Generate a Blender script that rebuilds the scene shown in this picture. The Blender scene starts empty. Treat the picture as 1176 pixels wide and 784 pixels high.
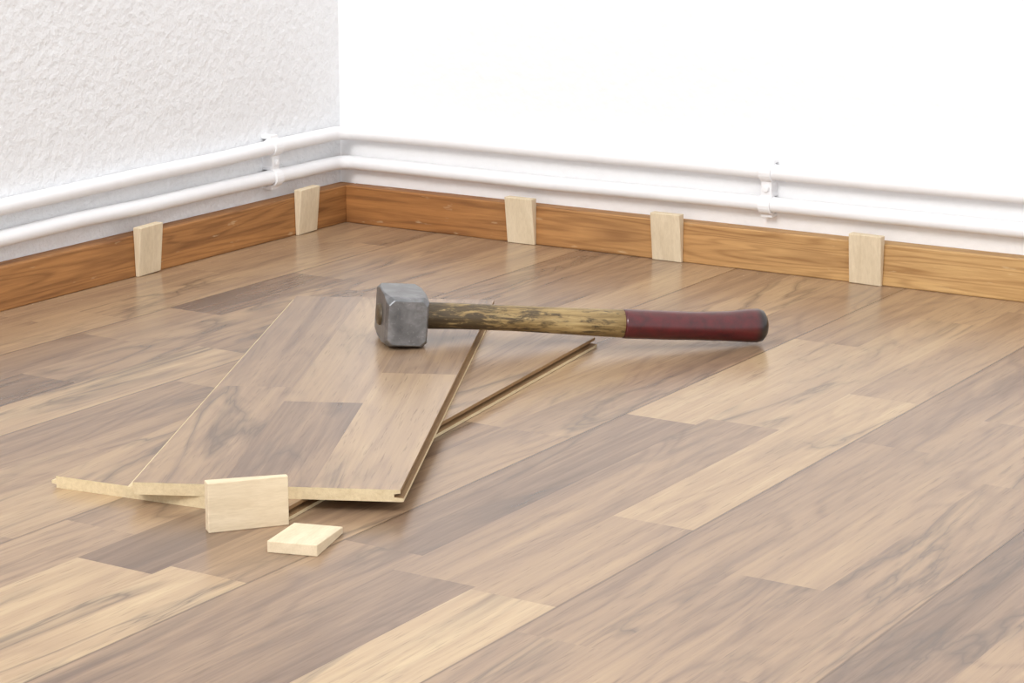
import bpy, bmesh, math, random
from mathutils import Vector, Matrix
random.seed(7)
S=bpy.context.scene
S.view_settings.view_transform='Standard'
S.view_settings.look='None'
COL=S.collection

def lin(r,g,b):
    f=lambda c:(c/255/12.92) if c/255<=0.04045 else ((c/255+0.055)/1.055)**2.4
    return (f(r),f(g),f(b),1)

# ---------------- node helper ----------------
class NT:
    def __init__(s,name):
        s.m=bpy.data.materials.new(name); s.m.use_nodes=True
        s.t=s.m.node_tree; s.n=s.t.nodes; s.b=s.n['Principled BSDF']
    def put(s,sock,v):
        if isinstance(v,bpy.types.NodeSocket): s.t.links.new(v,sock)
        else: sock.default_value=v
    def math(s,op,a,b=0.0,c=None,clamp=False):
        x=s.n.new('ShaderNodeMath'); x.operation=op; x.use_clamp=clamp
        s.put(x.inputs[0],a); s.put(x.inputs[1],b)
        if c is not None: s.put(x.inputs[2],c)
        return x.outputs[0]
    def comb(s,x,y,z=0.0):
        c=s.n.new('ShaderNodeCombineXYZ')
        for i,v in enumerate((x,y,z)): s.put(c.inputs[i],v)
        return c.outputs[0]
    def sep(s,v):
        c=s.n.new('ShaderNodeSeparateXYZ'); s.put(c.inputs[0],v); return c.outputs
    def noise(s,vec,scale=1.0,detail=3.0,rough=0.5,dist=0.0,color=False):
        x=s.n.new('ShaderNodeTexNoise'); s.put(x.inputs['Vector'],vec)
        x.inputs['Scale'].default_value=scale; x.inputs['Detail'].default_value=detail
        x.inputs['Roughness'].default_value=rough; x.inputs['Distortion'].default_value=dist
        return x.outputs['Color' if color else 'Fac']
    def ramp(s,f,stops,interp='LINEAR'):
        x=s.n.new('ShaderNodeValToRGB'); x.color_ramp.interpolation=interp
        e=x.color_ramp.elements
        while len(e)<len(stops): e.new(0.5)
        for i,(p,c) in enumerate(stops):
            e[i].position=p; e[i].color=c if isinstance(c,tuple) else (c,c,c,1)
        s.put(x.inputs[0],f); return x.outputs[0]
    def mix(s,f,a,b,mode='MIX'):
        x=s.n.new('ShaderNodeMix'); x.data_type='RGBA'; x.blend_type=mode
        s.put(x.inputs[0],f); s.put(x.inputs[6],a); s.put(x.inputs[7],b); return x.outputs[2]
    def obj(s):
        return s.n.new('ShaderNodeTexCoord').outputs['Object']
    def bump(s,h,strength=0.3,dist=0.001):
        x=s.n.new('ShaderNodeBump'); x.inputs['Strength'].default_value=strength
        x.inputs['Distance'].default_value=dist; s.put(x.inputs['Height'],h)
        s.put(s.b.inputs['Normal'],x.outputs[0])
    def base(s,c): s.put(s.b.inputs['Base Color'],c)
    def rough(s,r): s.put(s.b.inputs['Roughness'],r)

# ---------------- materials ----------------
def laminate(name, joints):
    N=NT(name)
    uv=N.n.new('ShaderNodeUVMap'); uv.uv_map='UVMap'
    X,Y,_=N.sep(uv.outputs[0])
    at=N.n.new('ShaderNodeAttribute'); at.attribute_name='strip'
    tone,seed,_2=N.sep(at.outputs['Vector'])
    so=N.math('MULTIPLY',seed,57.0)
    low=N.noise(N.comb(N.math('MULTIPLY',X,12),N.math('MULTIPLY',Y,2.3),so),1,2.0,0.45,0.5)
    tri=N.math('PINGPONG',N.math('MULTIPLY',low,28.0),1.0)
    ring=N.ramp(tri,[(0.0,1.0),(0.18,0.75),(0.45,0.15),(1.0,0.0)])
    rm=N.ramp(N.noise(N.comb(N.math('MULTIPLY',X,14),N.math('MULTIPLY',Y,2.6),N.math('ADD',so,5.0)),1,2),[(0.40,0.2),(0.60,1.0)])
    ring=N.math('MULTIPLY',ring,rm)
    fine=N.noise(N.comb(N.math('MULTIPLY',X,480),N.math('MULTIPLY',Y,12),so),1,4,0.6,0.2)
    streak=N.noise(N.comb(N.math('MULTIPLY',X,95),N.math('MULTIPLY',Y,2.2),so),1,5,0.65,0.9)
    blot=N.noise(N.comb(N.math('MULTIPLY',X,26),N.math('MULTIPLY',Y,4.0),N.math('ADD',so,9.1)),1,3,0.55,0.7)
    f=N.math('MULTIPLY_ADD',tone,0.86,0.12)
    f=N.math('ADD',f,N.math('MULTIPLY',N.math('SUBTRACT',fine,0.5),0.26))
    f=N.math('ADD',f,N.math('MULTIPLY',N.math('SUBTRACT',streak,0.5),0.66))
    f=N.math('ADD',f,N.math('MULTIPLY',N.math('SUBTRACT',blot,0.5),0.58))
    f=N.math('SUBTRACT',f,N.math('MULTIPLY',ring,0.14))
    c=N.ramp(f,[(0.0,lin(100,81,67)),(0.25,lin(127,104,86)),(0.5,lin(153,127,102)),(0.75,lin(174,147,115)),(1.0,lin(195,170,133))])
    pore=N.noise(N.comb(N.math('MULTIPLY',X,800),N.math('MULTIPLY',Y,40),so),1,2,0.5)
    c=N.mix(N.ramp(pore,[(0.60,0.0),(0.72,0.35)]),c,lin(88,70,57))
    v=N.math('ABSOLUTE',N.math('SUBTRACT',N.noise(N.comb(N.math('MULTIPLY',X,19),N.math('MULTIPLY',Y,3.0),N.math('ADD',so,33.0)),1,4,0.55,0.9),0.5))
    line=N.ramp(v,[(0.0,0.9),(0.010,0.55),(0.06,0.0)])
    mk=N.ramp(N.noise(N.comb(N.math('MULTIPLY',X,9),N.math('MULTIPLY',Y,2.2),N.math('ADD',so,71.0)),1,2),[(0.47,0.0),(0.58,0.8)])
    c=N.mix(N.math('MULTIPLY',line,mk),c,lin(88,75,67))
    if joints:
        w=0.0575
        q=N.math('FRACT',N.math('DIVIDE',N.math('SUBTRACT',X,0.804-w*30),3*w))
        e=N.math('MINIMUM',q,N.math('SUBTRACT',1.0,q))
        c=N.mix(N.ramp(e,[(0.0,0.85),(0.007,0.0)]),c,lin(74,55,43))
        sp=N.noise(N.comb(X,Y,0.0),330,2,0.5)
        dwall=N.math('MINIMUM',X,N.math('MULTIPLY',Y,-1.0))
        near=N.ramp(dwall,[(0.0,1.0),(0.04,0.35),(0.12,0.0)])
        c=N.mix(N.math('MULTIPLY',N.ramp(sp,[(0.70,0.0),(0.74,0.8)]),near),c,lin(226,216,200))
    N.base(c)
    N.rough(N.math('MULTIPLY_ADD',blot,0.06,0.22))
    N.b.inputs['Specular IOR Level'].default_value=0.6
    N.bump(fine,0.04,0.0003)
    return N.m

M_floor=laminate('laminate_floor_mat',True)
M_plank=laminate('laminate_plank_mat',False)

def wood(name,dark,light,sx=90,sy=4,axis='Y',knots=False,rough=0.6,bump=0.2,grad=None):
    N=NT(name); X,Y,Z=N.sep(N.obj())
    info=N.n.new('ShaderNodeObjectInfo').outputs['Random']
    off=N.math('MULTIPLY',info,37.0)
    L,A,B={'Y':(Y,X,Z),'X':(X,Y,Z),'Z':(Z,X,Y)}[axis]
    vec=N.comb(N.math('MULTIPLY',A,sx),N.math('MULTIPLY_ADD',L,sy,off),N.math('MULTIPLY',B,sx))
    g=N.noise(vec,1,4,0.6,0.5)
    g2=N.noise(N.comb(N.math('MULTIPLY',A,sx*7),N.math('MULTIPLY_ADD',L,sy*8,off),N.math('MULTIPLY',B,sx*7)),1,3,0.6)
    f=N.math('ADD',N.math('MULTIPLY',g,0.6),N.math('MULTIPLY',g2,0.4))
    if knots:
        gl=N.noise(N.comb(N.math('MULTIPLY',A,34),N.math('MULTIPLY',L,1.6),N.math('MULTIPLY',B,34)),1,2,0.5,0.3)
        rr=N.math('MULTIPLY_ADD',N.math('SINE',N.math('MULTIPLY',gl,100.0)),0.5,0.5)
        f=N.math('SUBTRACT',f,N.math('MULTIPLY',N.math('POWER',rr,3.0),0.15))
    c=N.ramp(f,[(0.24,dark),(0.62,light)])
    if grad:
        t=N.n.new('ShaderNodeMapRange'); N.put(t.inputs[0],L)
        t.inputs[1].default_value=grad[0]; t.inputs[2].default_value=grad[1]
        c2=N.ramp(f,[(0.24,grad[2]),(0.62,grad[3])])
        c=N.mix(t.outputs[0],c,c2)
    if knots:
        vo=N.n.new('ShaderNodeTexVoronoi'); vo.inputs['Scale'].default_value=1
        N.put(vo.inputs['Vector'],N.comb(N.math('MULTIPLY',A,14),N.math('MULTIPLY',L,7.0),N.math('MULTIPLY',B,22)))
        k=N.ramp(vo.outputs['Distance'],[(0.08,0.85),(0.18,0.3),(0.32,0.0)])
        c=N.mix(k,c,lin(104,60,28))
        sc=N.noise(N.comb(N.math('MULTIPLY',A,160),N.math('MULTIPLY',L,35),N.math('MULTIPLY',B,160)),1,3)
        c=N.mix(N.ramp(sc,[(0.66,0.0),(0.76,0.45)]),c,lin(225,200,160))
    N.base(c); N.rough(rough); N.bump(g2,bump,0.0006)
    return N.m
M_batL=wood('pine_batten_left_mat',lin(122,79,40),lin(180,126,72),70,3,'Y',True)
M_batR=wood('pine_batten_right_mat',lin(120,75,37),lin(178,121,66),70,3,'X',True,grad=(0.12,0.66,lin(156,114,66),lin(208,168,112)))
M_wedge=wood('beech_wedge_mat',lin(202,182,150),lin(228,211,182),120,16,'Y',False,0.65,0.15)
M_hdf=wood('fibreboard_core_mat',lin(188,166,128),lin(220,202,166),300,60,'Y',False,0.8,0.2)
M_groove=wood('fibreboard_edge_mat',lin(120,90,58),lin(150,118,80),300,60,'Y',False,0.8,0.2)

def plaster(name,col,scale,strength,dist):
    N=NT(name); o=N.obj()
    a=N.noise(o,scale,4,0.55,0.0); b=N.noise(o,scale*0.22,3,0.5)
    h=N.math('ADD',a,N.math('MULTIPLY',b,0.8))
    N.base(N.mix(N.ramp(a,[(0.3,0.0),(0.7,1.0)]),tuple(x*0.97 for x in col[:3])+(1,),col))
    N.rough(0.85); N.bump(h,strength,dist); return N.m
M_wallL=plaster('rough_plaster_mat',lin(238,239,241),110,0.75,0.0036)
M_wallR=plaster('painted_plaster_mat',lin(248,248,249),100,0.35,0.002)
M_pipe=plaster('painted_pipe_mat',lin(242,242,244),90,0.25,0.0015)

def steel():
    N=NT('worn_steel_mat'); o=N.obj()
    a=N.noise(o,70,4,0.55,0.3); b=N.noise(o,38,5,0.65); s=N.noise(o,380,3,0.6)
    c=N.ramp(a,[(0.25,lin(96,97,99)),(0.5,lin(126,127,129)),(0.78,lin(164,165,167))])
    c=N.mix(N.ramp(b,[(0.56,0.0),(0.70,0.5)]),c,lin(76,70,64))
    c=N.mix(N.ramp(s,[(0.62,0.0),(0.74,0.35)]),c,lin(200,200,200))
    N.base(c); N.b.inputs['Metallic'].default_value=0.75; N.rough(N.math('MULTIPLY_ADD',a,0.15,0.30))
    N.bump(a,0.10,0.0005); return N.m
M_steel=steel()
def handle_mat():
    N=NT('worn_handle_wood_mat'); X,Y,Z=N.sep(N.obj())
    g=N.noise(N.comb(N.math('MULTIPLY',X,26),N.math('MULTIPLY',Y,260),N.math('MULTIPLY',Z,260)),1,4,0.65,0.4)
    d=N.noise(N.comb(N.math('MULTIPLY',X,60),N.math('MULTIPLY',Y,240),N.math('MULTIPLY',Z,240)),1,5,0.7,0.6)
    c=N.ramp(g,[(0.3,lin(108,86,50)),(0.5,lin(152,127,82)),(0.72,lin(192,168,118))])
    near=N.n.new('ShaderNodeMapRange'); N.put(near.inputs[0],X)
    near.inputs[1].default_value=0.015; near.inputs[2].default_value=0.12; near.inputs[3].default_value=0.22; near.inputs[4].default_value=0.01
    s=N.ramp(N.math('ADD',d,near.outputs[0]),[(0.53,0.0),(0.65,0.85)])
    c=N.mix(s,c,lin(54,42,28))
    N.base(c); N.rough(0.5); N.bump(g,0.25,0.0006); return N.m
M_handle=handle_mat()
def lacquer():
    N=NT('red_lacquer_mat'); X,Y,Z=N.sep(N.obj())
    d=N.noise(N.obj(),130,4,0.6)
    c=N.ramp(d,[(0.3,lin(62,5,12)),(0.7,lin(90,11,19))])
    t=N.n.new('ShaderNodeMapRange'); N.put(t.inputs[0],N.math('ADD',X,N.math('MULTIPLY',d,0.006)))
    t.inputs[1].default_value=0.295; t.inputs[2].default_value=0.300
    c=N.mix(t.outputs[0],c,lin(28,18,18))
    N.base(c); N.rough(0.28); N.b.inputs['Coat Weight'].default_value=0.3; N.b.inputs['Coat Roughness'].default_value=0.12
    return N.m
M_red=lacquer()

# ---------------- mesh helpers ----------------
def mk(name,verts,faces,mats,fm=None,smooth=False,parent=None):
    me=bpy.data.meshes.new(name); me.from_pydata([tuple(v) for v in verts],[],faces); 
    for m in mats: me.materials.append(m)
    if fm:
        for p,i in zip(me.polygons,fm): p.material_index=i
    bm=bmesh.new(); bm.from_mesh(me); bmesh.ops.recalc_face_normals(bm,faces=bm.faces); bm.to_mesh(me); bm.free()
    if smooth:
        for p in me.polygons: p.use_smooth=True
    o=bpy.data.objects.new(name,me); COL.objects.link(o)
    if parent: o.parent=parent
    return o
def box(name,x0,x1,y0,y1,z0,z1,mat,bev=0.0):
    v=[(x,y,z) for z in (z0,z1) for y in (y0,y1) for x in (x0,x1)]
    f=[(0,1,3,2),(4,5,7,6),(0,1,5,4),(2,3,7,6),(0,2,6,4),(1,3,7,5)]
    o=mk(name,v,f,[mat])
    if bev:
        b=o.modifiers.new('bev','BEVEL'); b.width=bev; b.segments=2
    return o

# ---------------- room shell ----------------
T=0.020
XR,YB=3.2,-3.4
box('wall_left',-T-0.1,-T,YB,T,-0.02,2.5,M_wallL)
box('wall_right',-T-0.1,XR,T,T+0.1,-0.02,2.5,M_wallR)

# laminate floor : strips of a three-strip board
W=0.0575
notable={}
def si(x): return math.floor((x-0.804)/W)
def setseg(x,y0,y1,t): notable.setdefault(si(x),[]).append((y0,y1,t))
setseg(.775,-1.35,-.905,.84); setseg(.775,-.905,-.74,.5); setseg(.775,-.74,-.38,.70)
setseg(.60,-1.40,-.965,.82); setseg(.545,-.982,-.60,.16)
setseg(.71,-1.25,-.90,.22); setseg(.66,-1.2,-.87,.34); setseg(.66,-.87,-.52,.18)
setseg(.60,-.965,-.60,.42); setseg(.49,-1.3,-.93,.50); setseg(.71,-.90,-.50,.40)
setseg(.286,-.95,-.52,.76); setseg(.23,-.60,-.30,.30); setseg(.135,-.42,-.24,.18)
setseg(1.00,-1.0,-.62,.24); setseg(.94,-.95,-.55,.46); setseg(.89,-.80,-.40,.52); setseg(.83,-.95,-.50,.42)
setseg(.83,-.50,-.15,.35); setseg(.34,-1.05,-.62,.35); setseg(.40,-1.2,-.80,.55)
V=[];F=[];A=[]
i0=math.floor((-T-0.804)/W); i1=math.ceil((XR-0.804)/W)
for i in range(i0,i1):
    xa=max(0.804+i*W,-T); xb=0.804+(i+1)*W
    segs=sorted(notable.get(i,[]))
    cuts=[]; y=YB+random.random()*0.2-0.2
    while y<T:
        nxt=[s for s in segs if s[0]>=y-1e-6]
        if nxt and nxt[0][0]-y<0.12:
            if nxt[0][0]>y+1e-6: cuts.append((y,nxt[0][0],random.choice([.35,.45,.55,.6])))
            cuts.append(nxt[0]); y=nxt[0][1]; continue
        L=random.uniform(.24,.42); ye=y+L
        if nxt and ye>nxt[0][0]-0.05: ye=nxt[0][0]
        t=random.choices([.20,.34,.45,.53,.62,.74],[2,3,4,4,3,2])[0]
        cuts.append((y,ye,t)); y=ye
    for (a,b,t) in cuts:
        a=max(a,YB); b=min(b,T)
        if b<=a: continue
        n=len(V); V+=[(xa,a,0),(xb,a,0),(xb,b,0),(xa,b,0)]; F.append((n,n+1,n+2,n+3))
        A.append((t,random.random(),0)); 
me=bpy.data.meshes.new('floor'); me.from_pydata(V,[],F); me.materials.append(M_floor)
uvl=me.uv_layers.new(name='UVMap')
for l in me.loops: uvl.data[l.index].uv=me.vertices[l.vertex_index].co.xy
at=me.attributes.new('strip','FLOAT_VECTOR','FACE')
for k,a in enumerate(A): at.data[k].vector=a
fl=bpy.data.objects.new('floor',me); COL.objects.link(fl)

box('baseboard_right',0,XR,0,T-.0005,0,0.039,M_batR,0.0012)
box('baseboard_left',-T+.0005,0,YB,0.0+T-.001,0,0.039,M_batL,0.0012)

# ---------------- heating pipes ----------------
ZU,ZL,PR=0.0937,0.0625,0.0074
hp=bpy.data.objects.new('heating_pipes',None); COL.objects.link(hp)
def pipe(name,z,r,off=0.010,zl=0.0):
    cu=bpy.data.curves.new(name,'CURVE'); cu.dimensions='3D'; cu.bevel_depth=r; cu.bevel_resolution=6
    px,py=-T+off,T-off
    R=0.018; pts=[(px,YB,z+zl)]
    for y in [-2,-1,-.5,-.4,-.3,-.2,-.1]: pts.append((px+random.uniform(-.0006,.0006),y,z+zl*min(1,-y/.5)+random.uniform(-.0008,.0008)))
    for k in range(7):
        a=math.pi-k*math.pi/12
        pts.append((px+R+R*math.cos(a),py-R+R*math.sin(a),z))
    for x in [.1,.25,.4,.6,.8,1.2,2]: pts.append((x,py+random.uniform(-.0006,.0006),z+random.uniform(-.0008,.0008)))
    pts.append((XR,py,z))
    sp=cu.splines.new('POLY'); sp.points.add(len(pts)-1)
    for p,c in zip(sp.points,pts): p.co=(*c,1)
    o=bpy.data.objects.new(name,cu); COL.objects.link(o); cu.materials.append(M_pipe)
    dg=bpy.context.evaluated_depsgraph_get(); me=bpy.data.meshes.new_from_object(o.evaluated_get(dg))
    bpy.data.objects.remove(o); o=bpy.data.objects.new(name,me); COL.objects.link(o); o.parent=hp
    for p in me.polygons: p.use_smooth=True
    return o
pipe('supply_pipe',ZU,PR,zl=-.004); pipe('return_pipe',ZL,PR)

def clamp(name,loc,rotz):
    bm=bmesh.new()
    def bx(x0,x1,y0,y1,z0,z1):
        r=bmesh.ops.create_cube(bm,size=1)
        for v in r['verts']:
            v.co=Vector(((x0+x1)/2+v.co.x*(x1-x0),(y0+y1)/2+v.co.y*(y1-y0),(z0+z1)/2+v.co.z*(z1-z0)))
    for z in (ZU,ZL):
        N=20; ro,ri=PR+0.0018,PR-0.0004; hw=.006
        ring=[]
        for k in range(N):
            a=2*math.pi*k/N
            ring.append([bm.verts.new((x,r*math.cos(a),z+r*math.sin(a))) for x,r in ((-hw,ri),(-hw,ro),(hw,ro),(hw,ri))])
        for k in range(N):
            p,q=ring[k],ring[(k+1)%N]
            for j in range(4): bm.faces.new((p[j],p[(j+1)%4],q[(j+1)%4],q[j]))
        bx(-.006,.006,-.0015,.010,z+PR+.001,z+PR+.0045)
        bx(-.006,.006,-.0015,.010,z-PR-.0045,z-PR-.001)
    bx(-.0055,.0055,-.003,.010,ZL+PR+.0005,ZU-PR-.0005)
    bmesh.ops.create_cone(bm,cap_ends=True,segments=14,radius1=.0035,radius2=.0028,depth=.003,
        matrix=Matrix.Translation((0,-.0045,(ZU+ZL)/2))@Matrix.Rotation(math.pi/2,4,'X'))
    bmesh.ops.recalc_face_normals(bm,faces=bm.faces)
    me=bpy.data.meshes.new(name); bm.to_mesh(me); bm.free(); me.materials.append(M_pipe)
    o=bpy.data.objects.new(name,me); COL.objects.link(o); o.location=loc; o.rotation_euler=(0,0,rotz); o.parent=hp
    b=o.modifiers.new('bev','BEVEL'); b.width=.0006; b.segments=2
    return o
clamp('clamp_1',(0.485,T-0.010,0),0)
clamp('clamp_2',(-T+0.010,-0.108,-.0008),math.pi/2)

# ---------------- wedges ----------------
def wedge(M,w=.032,L=.047,t0=.0035,t1=.0095):
    x=w/2
    v=[(-x,0,0),(x,0,0),(x,L,0),(-x,L,0),(-x,0,t0),(x,0,t0),(x,L,t1),(-x,L,t1)]
    f=[(0,3,2,1),(4,5,6,7),(0,1,5,4),(1,2,6,5),(2,3,7,6),(3,0,4,7)]
    o=mk('wooden_wedge',v,f,[M_wedge])
    b=o.modifiers.new('bev','BEVEL'); b.width=.0006; b.segments=2
    o.matrix_world=M
    return o
Rup=Matrix.Rotation(math.pi/2,4,'X')
Tr=Matrix.Translation
for x,tw in ((.2195,.0),(.3856,.0),(.593,.015)):
    wedge(Tr((x,-.0002,0.0002))@Matrix.Rotation(tw,4,'Y')@Rup)
for y,tw in ((-.071,.03),(-.318,.03)):
    wedge(Tr((.0002,y,0.0006))@Matrix.Rotation(tw,4,'X')@Matrix.Rotation(math.pi/2,4,'Z')@Rup)
# loose wedge lying flat
wedge(Tr((.622,-.910,0))@Matrix.Rotation(math.radians(17),4,'Z'),t0=.0075,t1=.0045)
# loose wedge standing on its long edge
p0=Vector((.5535,-.9045,0)); p1=Vector((.585,-.8645,0)); d=(p1-p0).normalized()
ny=d; nx=Vector((0,0,1)); nz=nx.cross(ny)
R=Matrix((( nx.x,ny.x,nz.x,0),(nx.y,ny.y,nz.y,0),(nx.z,ny.z,nz.z,0),(0,0,0,1)))
wedge(Tr(p0+Vector((0,0,.016)))@R,L=.051,t0=.009,t1=.0045)

# ---------------- loose laminate planks ----------------
def plank(fr,ang,length,z,tones,name='laminate_plank'):
    w3=3*W; t=.008
    prof=[(-w3,t),( -2*W,t),(-W,t),(0,t),(0,.0056),(-.004,.0050),(-.004,.0030),(.002,.0024),(.002,.0002),(0,0),
          (-w3,0),(-w3,.0022),(-w3-.0035,.0028),(-w3-.0035,.0048),(-w3,.0054)]
    V=[];F=[];FM=[];A=[]
    n=len(prof)
    for y in (0,length):
        for p in prof: V.append((p[0],y,p[1]))
    for k in range(n):
        if k in (0,1,2): continue
        k2=(k+1)%n
        F.append((k,k2,n+k2,n+k)); FM.append(2 if 3<=k<=8 and k!=7 else 1); A.append((0,0,0))
    F.append(tuple(range(n-1,-1,-1))); FM.append(1); A.append((0,0,0))
    F.append(tuple(range(n,2*n))); FM.append(1); A.append((0,0,0))
    for s in range(3):
        x0=-w3+s*W; x1=x0+W; y=0
        for (ye,tn) in tones[s]:
            ye=min(ye,length); m=len(V)
            V+= [(x0,y,t),(x1,y,t),(x1,ye,t),(x0,ye,t)]
            F.append((m,m+1,m+2,m+3)); FM.append(0); A.append((tn,random.random(),0)); y=ye
            if ye>=length: break
    me=bpy.data.meshes.new(name); me.from_pydata(V,[],F)
    me.materials.append(M_plank); me.materials.append(M_hdf); me.materials.append(M_groove)
    for p,i in zip(me.polygons,FM): p.material_index=i
    uvl=me.uv_layers.new(name='UVMap')
    for l in me.loops: uvl.data[l.index].uv=me.vertices[l.vertex_index].co.xy
    at=me.attributes.new('strip','FLOAT_VECTOR','FACE')
    for k,a in enumerate(A): at.data[k].vector=a
    o=bpy.data.objects.new(name,me); COL.objects.link(o)
    o.location=(fr[0],fr[1],z); o.rotation_euler=(0,0,math.radians(ang)); return o
plank((.5775,-.8575),8,.513,0,[[(.2,.6),(.6,.5)],[(.3,.5),(.6,.6)],[(.12,.5),(.6,.45)]])
plank((.631,-.809),26.5,.565,.008,[[(.25,.48),(.6,.36)],[(.21,.28),(.6,.62)],[(.30,.64),(.6,.42)]])

# ---------------- club hammer ----------------
ham=bpy.data.objects.new('club_hammer',None); COL.objects.link(ham)
ex=math.atan2(.683,.730); tilt=math.atan2(.022,.30)
HH,HWd=.0200,.0172
ham.matrix_world=Tr((.3985,-.4715,.016+HH*math.cos(tilt)+HWd*math.sin(tilt)+.0002))@Matrix.Rotation(ex,4,'Z')@Matrix.Rotation(tilt,4,'Y')
def ring(y,a,b,c):
    return [( a,y,-b+c),( a,y,b-c),( a-c,y,b),(-a+c,y,b),(-a,y,b-c),(-a,y,-b+c),(-a+c,y,-b),(a-c,y,-b)]
secs=[(-.033,.0150,.0178,.0040),(-.0322,.0157,.0185,.0042),(-.027,.0172,.0200,.0036),(-.013,.0172,.0200,.0009),(.013,.0172,.0200,.0009),(.027,.0172,.0200,.0036),(.0322,.0150,.0176,.0042),(.033,.0143,.0169,.0040)]
V=[];F=[]
for s in secs: V+=ring(*s)
for i in range(len(secs)-1):
    for k in range(8):
        F.append((i*8+k,i*8+(k+1)%8,(i+1)*8+(k+1)%8,(i+1)*8+k))
F.append(tuple(range(8))); F.append(tuple(range((len(secs)-1)*8,len(secs)*8)))
h=mk('head',V,F,[M_steel],parent=ham)
b=h.modifiers.new('bev','BEVEL'); b.width=.0004; b.segments=2; b.limit_method='ANGLE'; b.angle_limit=math.radians(12)
def loft(name,stations,mat):
    V=[];F=[];n=28
    for (x,ry,rz,zo) in stations:
        for k in range(n):
            a=2*math.pi*k/n; V.append((x,ry*math.cos(a),zo+rz*math.sin(a)))
    m=len(stations)
    for i in range(m-1):
        for k in range(n): F.append((i*n+k,i*n+(k+1)%n,(i+1)*n+(k+1)%n,(i+1)*n+k))
    F.append(tuple(range(n))); F.append(tuple(range((m-1)*n,m*n)))
    return mk(name,V,F,[mat],smooth=True,parent=ham)
loft('handle',[(-.0195,.010,.0075,0),(-.0185,.011,.0085,0),(.015,.012,.0098,0),(.022,.0125,.0106,0),(.05,.0125,.0103,.0002),(.09,.012,.0102,-.0002),(.14,.0122,.0108,-.0012),(.188,.0125,.0116,-.002)],M_handle)
loft('grip',[(.182,.0127,.0117,-.002),(.185,.0130,.0120,-.002),(.22,.0130,.0118,-.0022),(.245,.0132,.0116,-.002),(.27,.0138,.0122,-.0014),(.288,.0148,.0136,-.0004),(.296,.0150,.0139,-.0001),(.300,.0140,.0128,-.0001),(.3025,.011,.0095,-.0001),(.303,.006,.005,-.0001)],M_red)

# ---------------- camera ----------------
cam=bpy.data.cameras.new('camera'); co=bpy.data.objects.new('camera',cam); COL.objects.link(co)
cam.sensor_width=36; cam.lens=36*2712/1176; cam.clip_start=.01
co.location=(1.450,-1.982,.45)
co.rotation_euler=(math.radians(90-13.3),0,math.radians(32.1))
S.camera=co

# ---------------- light ----------------
w=bpy.data.worlds.new('world'); S.world=w; w.use_nodes=True
w.node_tree.nodes['Background'].inputs[0].default_value=(.997,.997,1,1)
w.node_tree.nodes['Background'].inputs[1].default_value=1.38
def area(name,loc,tgt,size,e,c=(1,1,1)):
    l=bpy.data.lights.new(name,'AREA'); l.size=size; l.energy=e; l.color=c
    o=bpy.data.objects.new(name,l); COL.objects.link(o); o.location=loc
    o.rotation_euler=(Vector(tgt)-Vector(loc)).to_track_quat('-Z','Y').to_euler()
area('window_light',(0.15,-2.9,1.9),(0.5,-.1,0.1),0.9,62,(1,.99,.97))
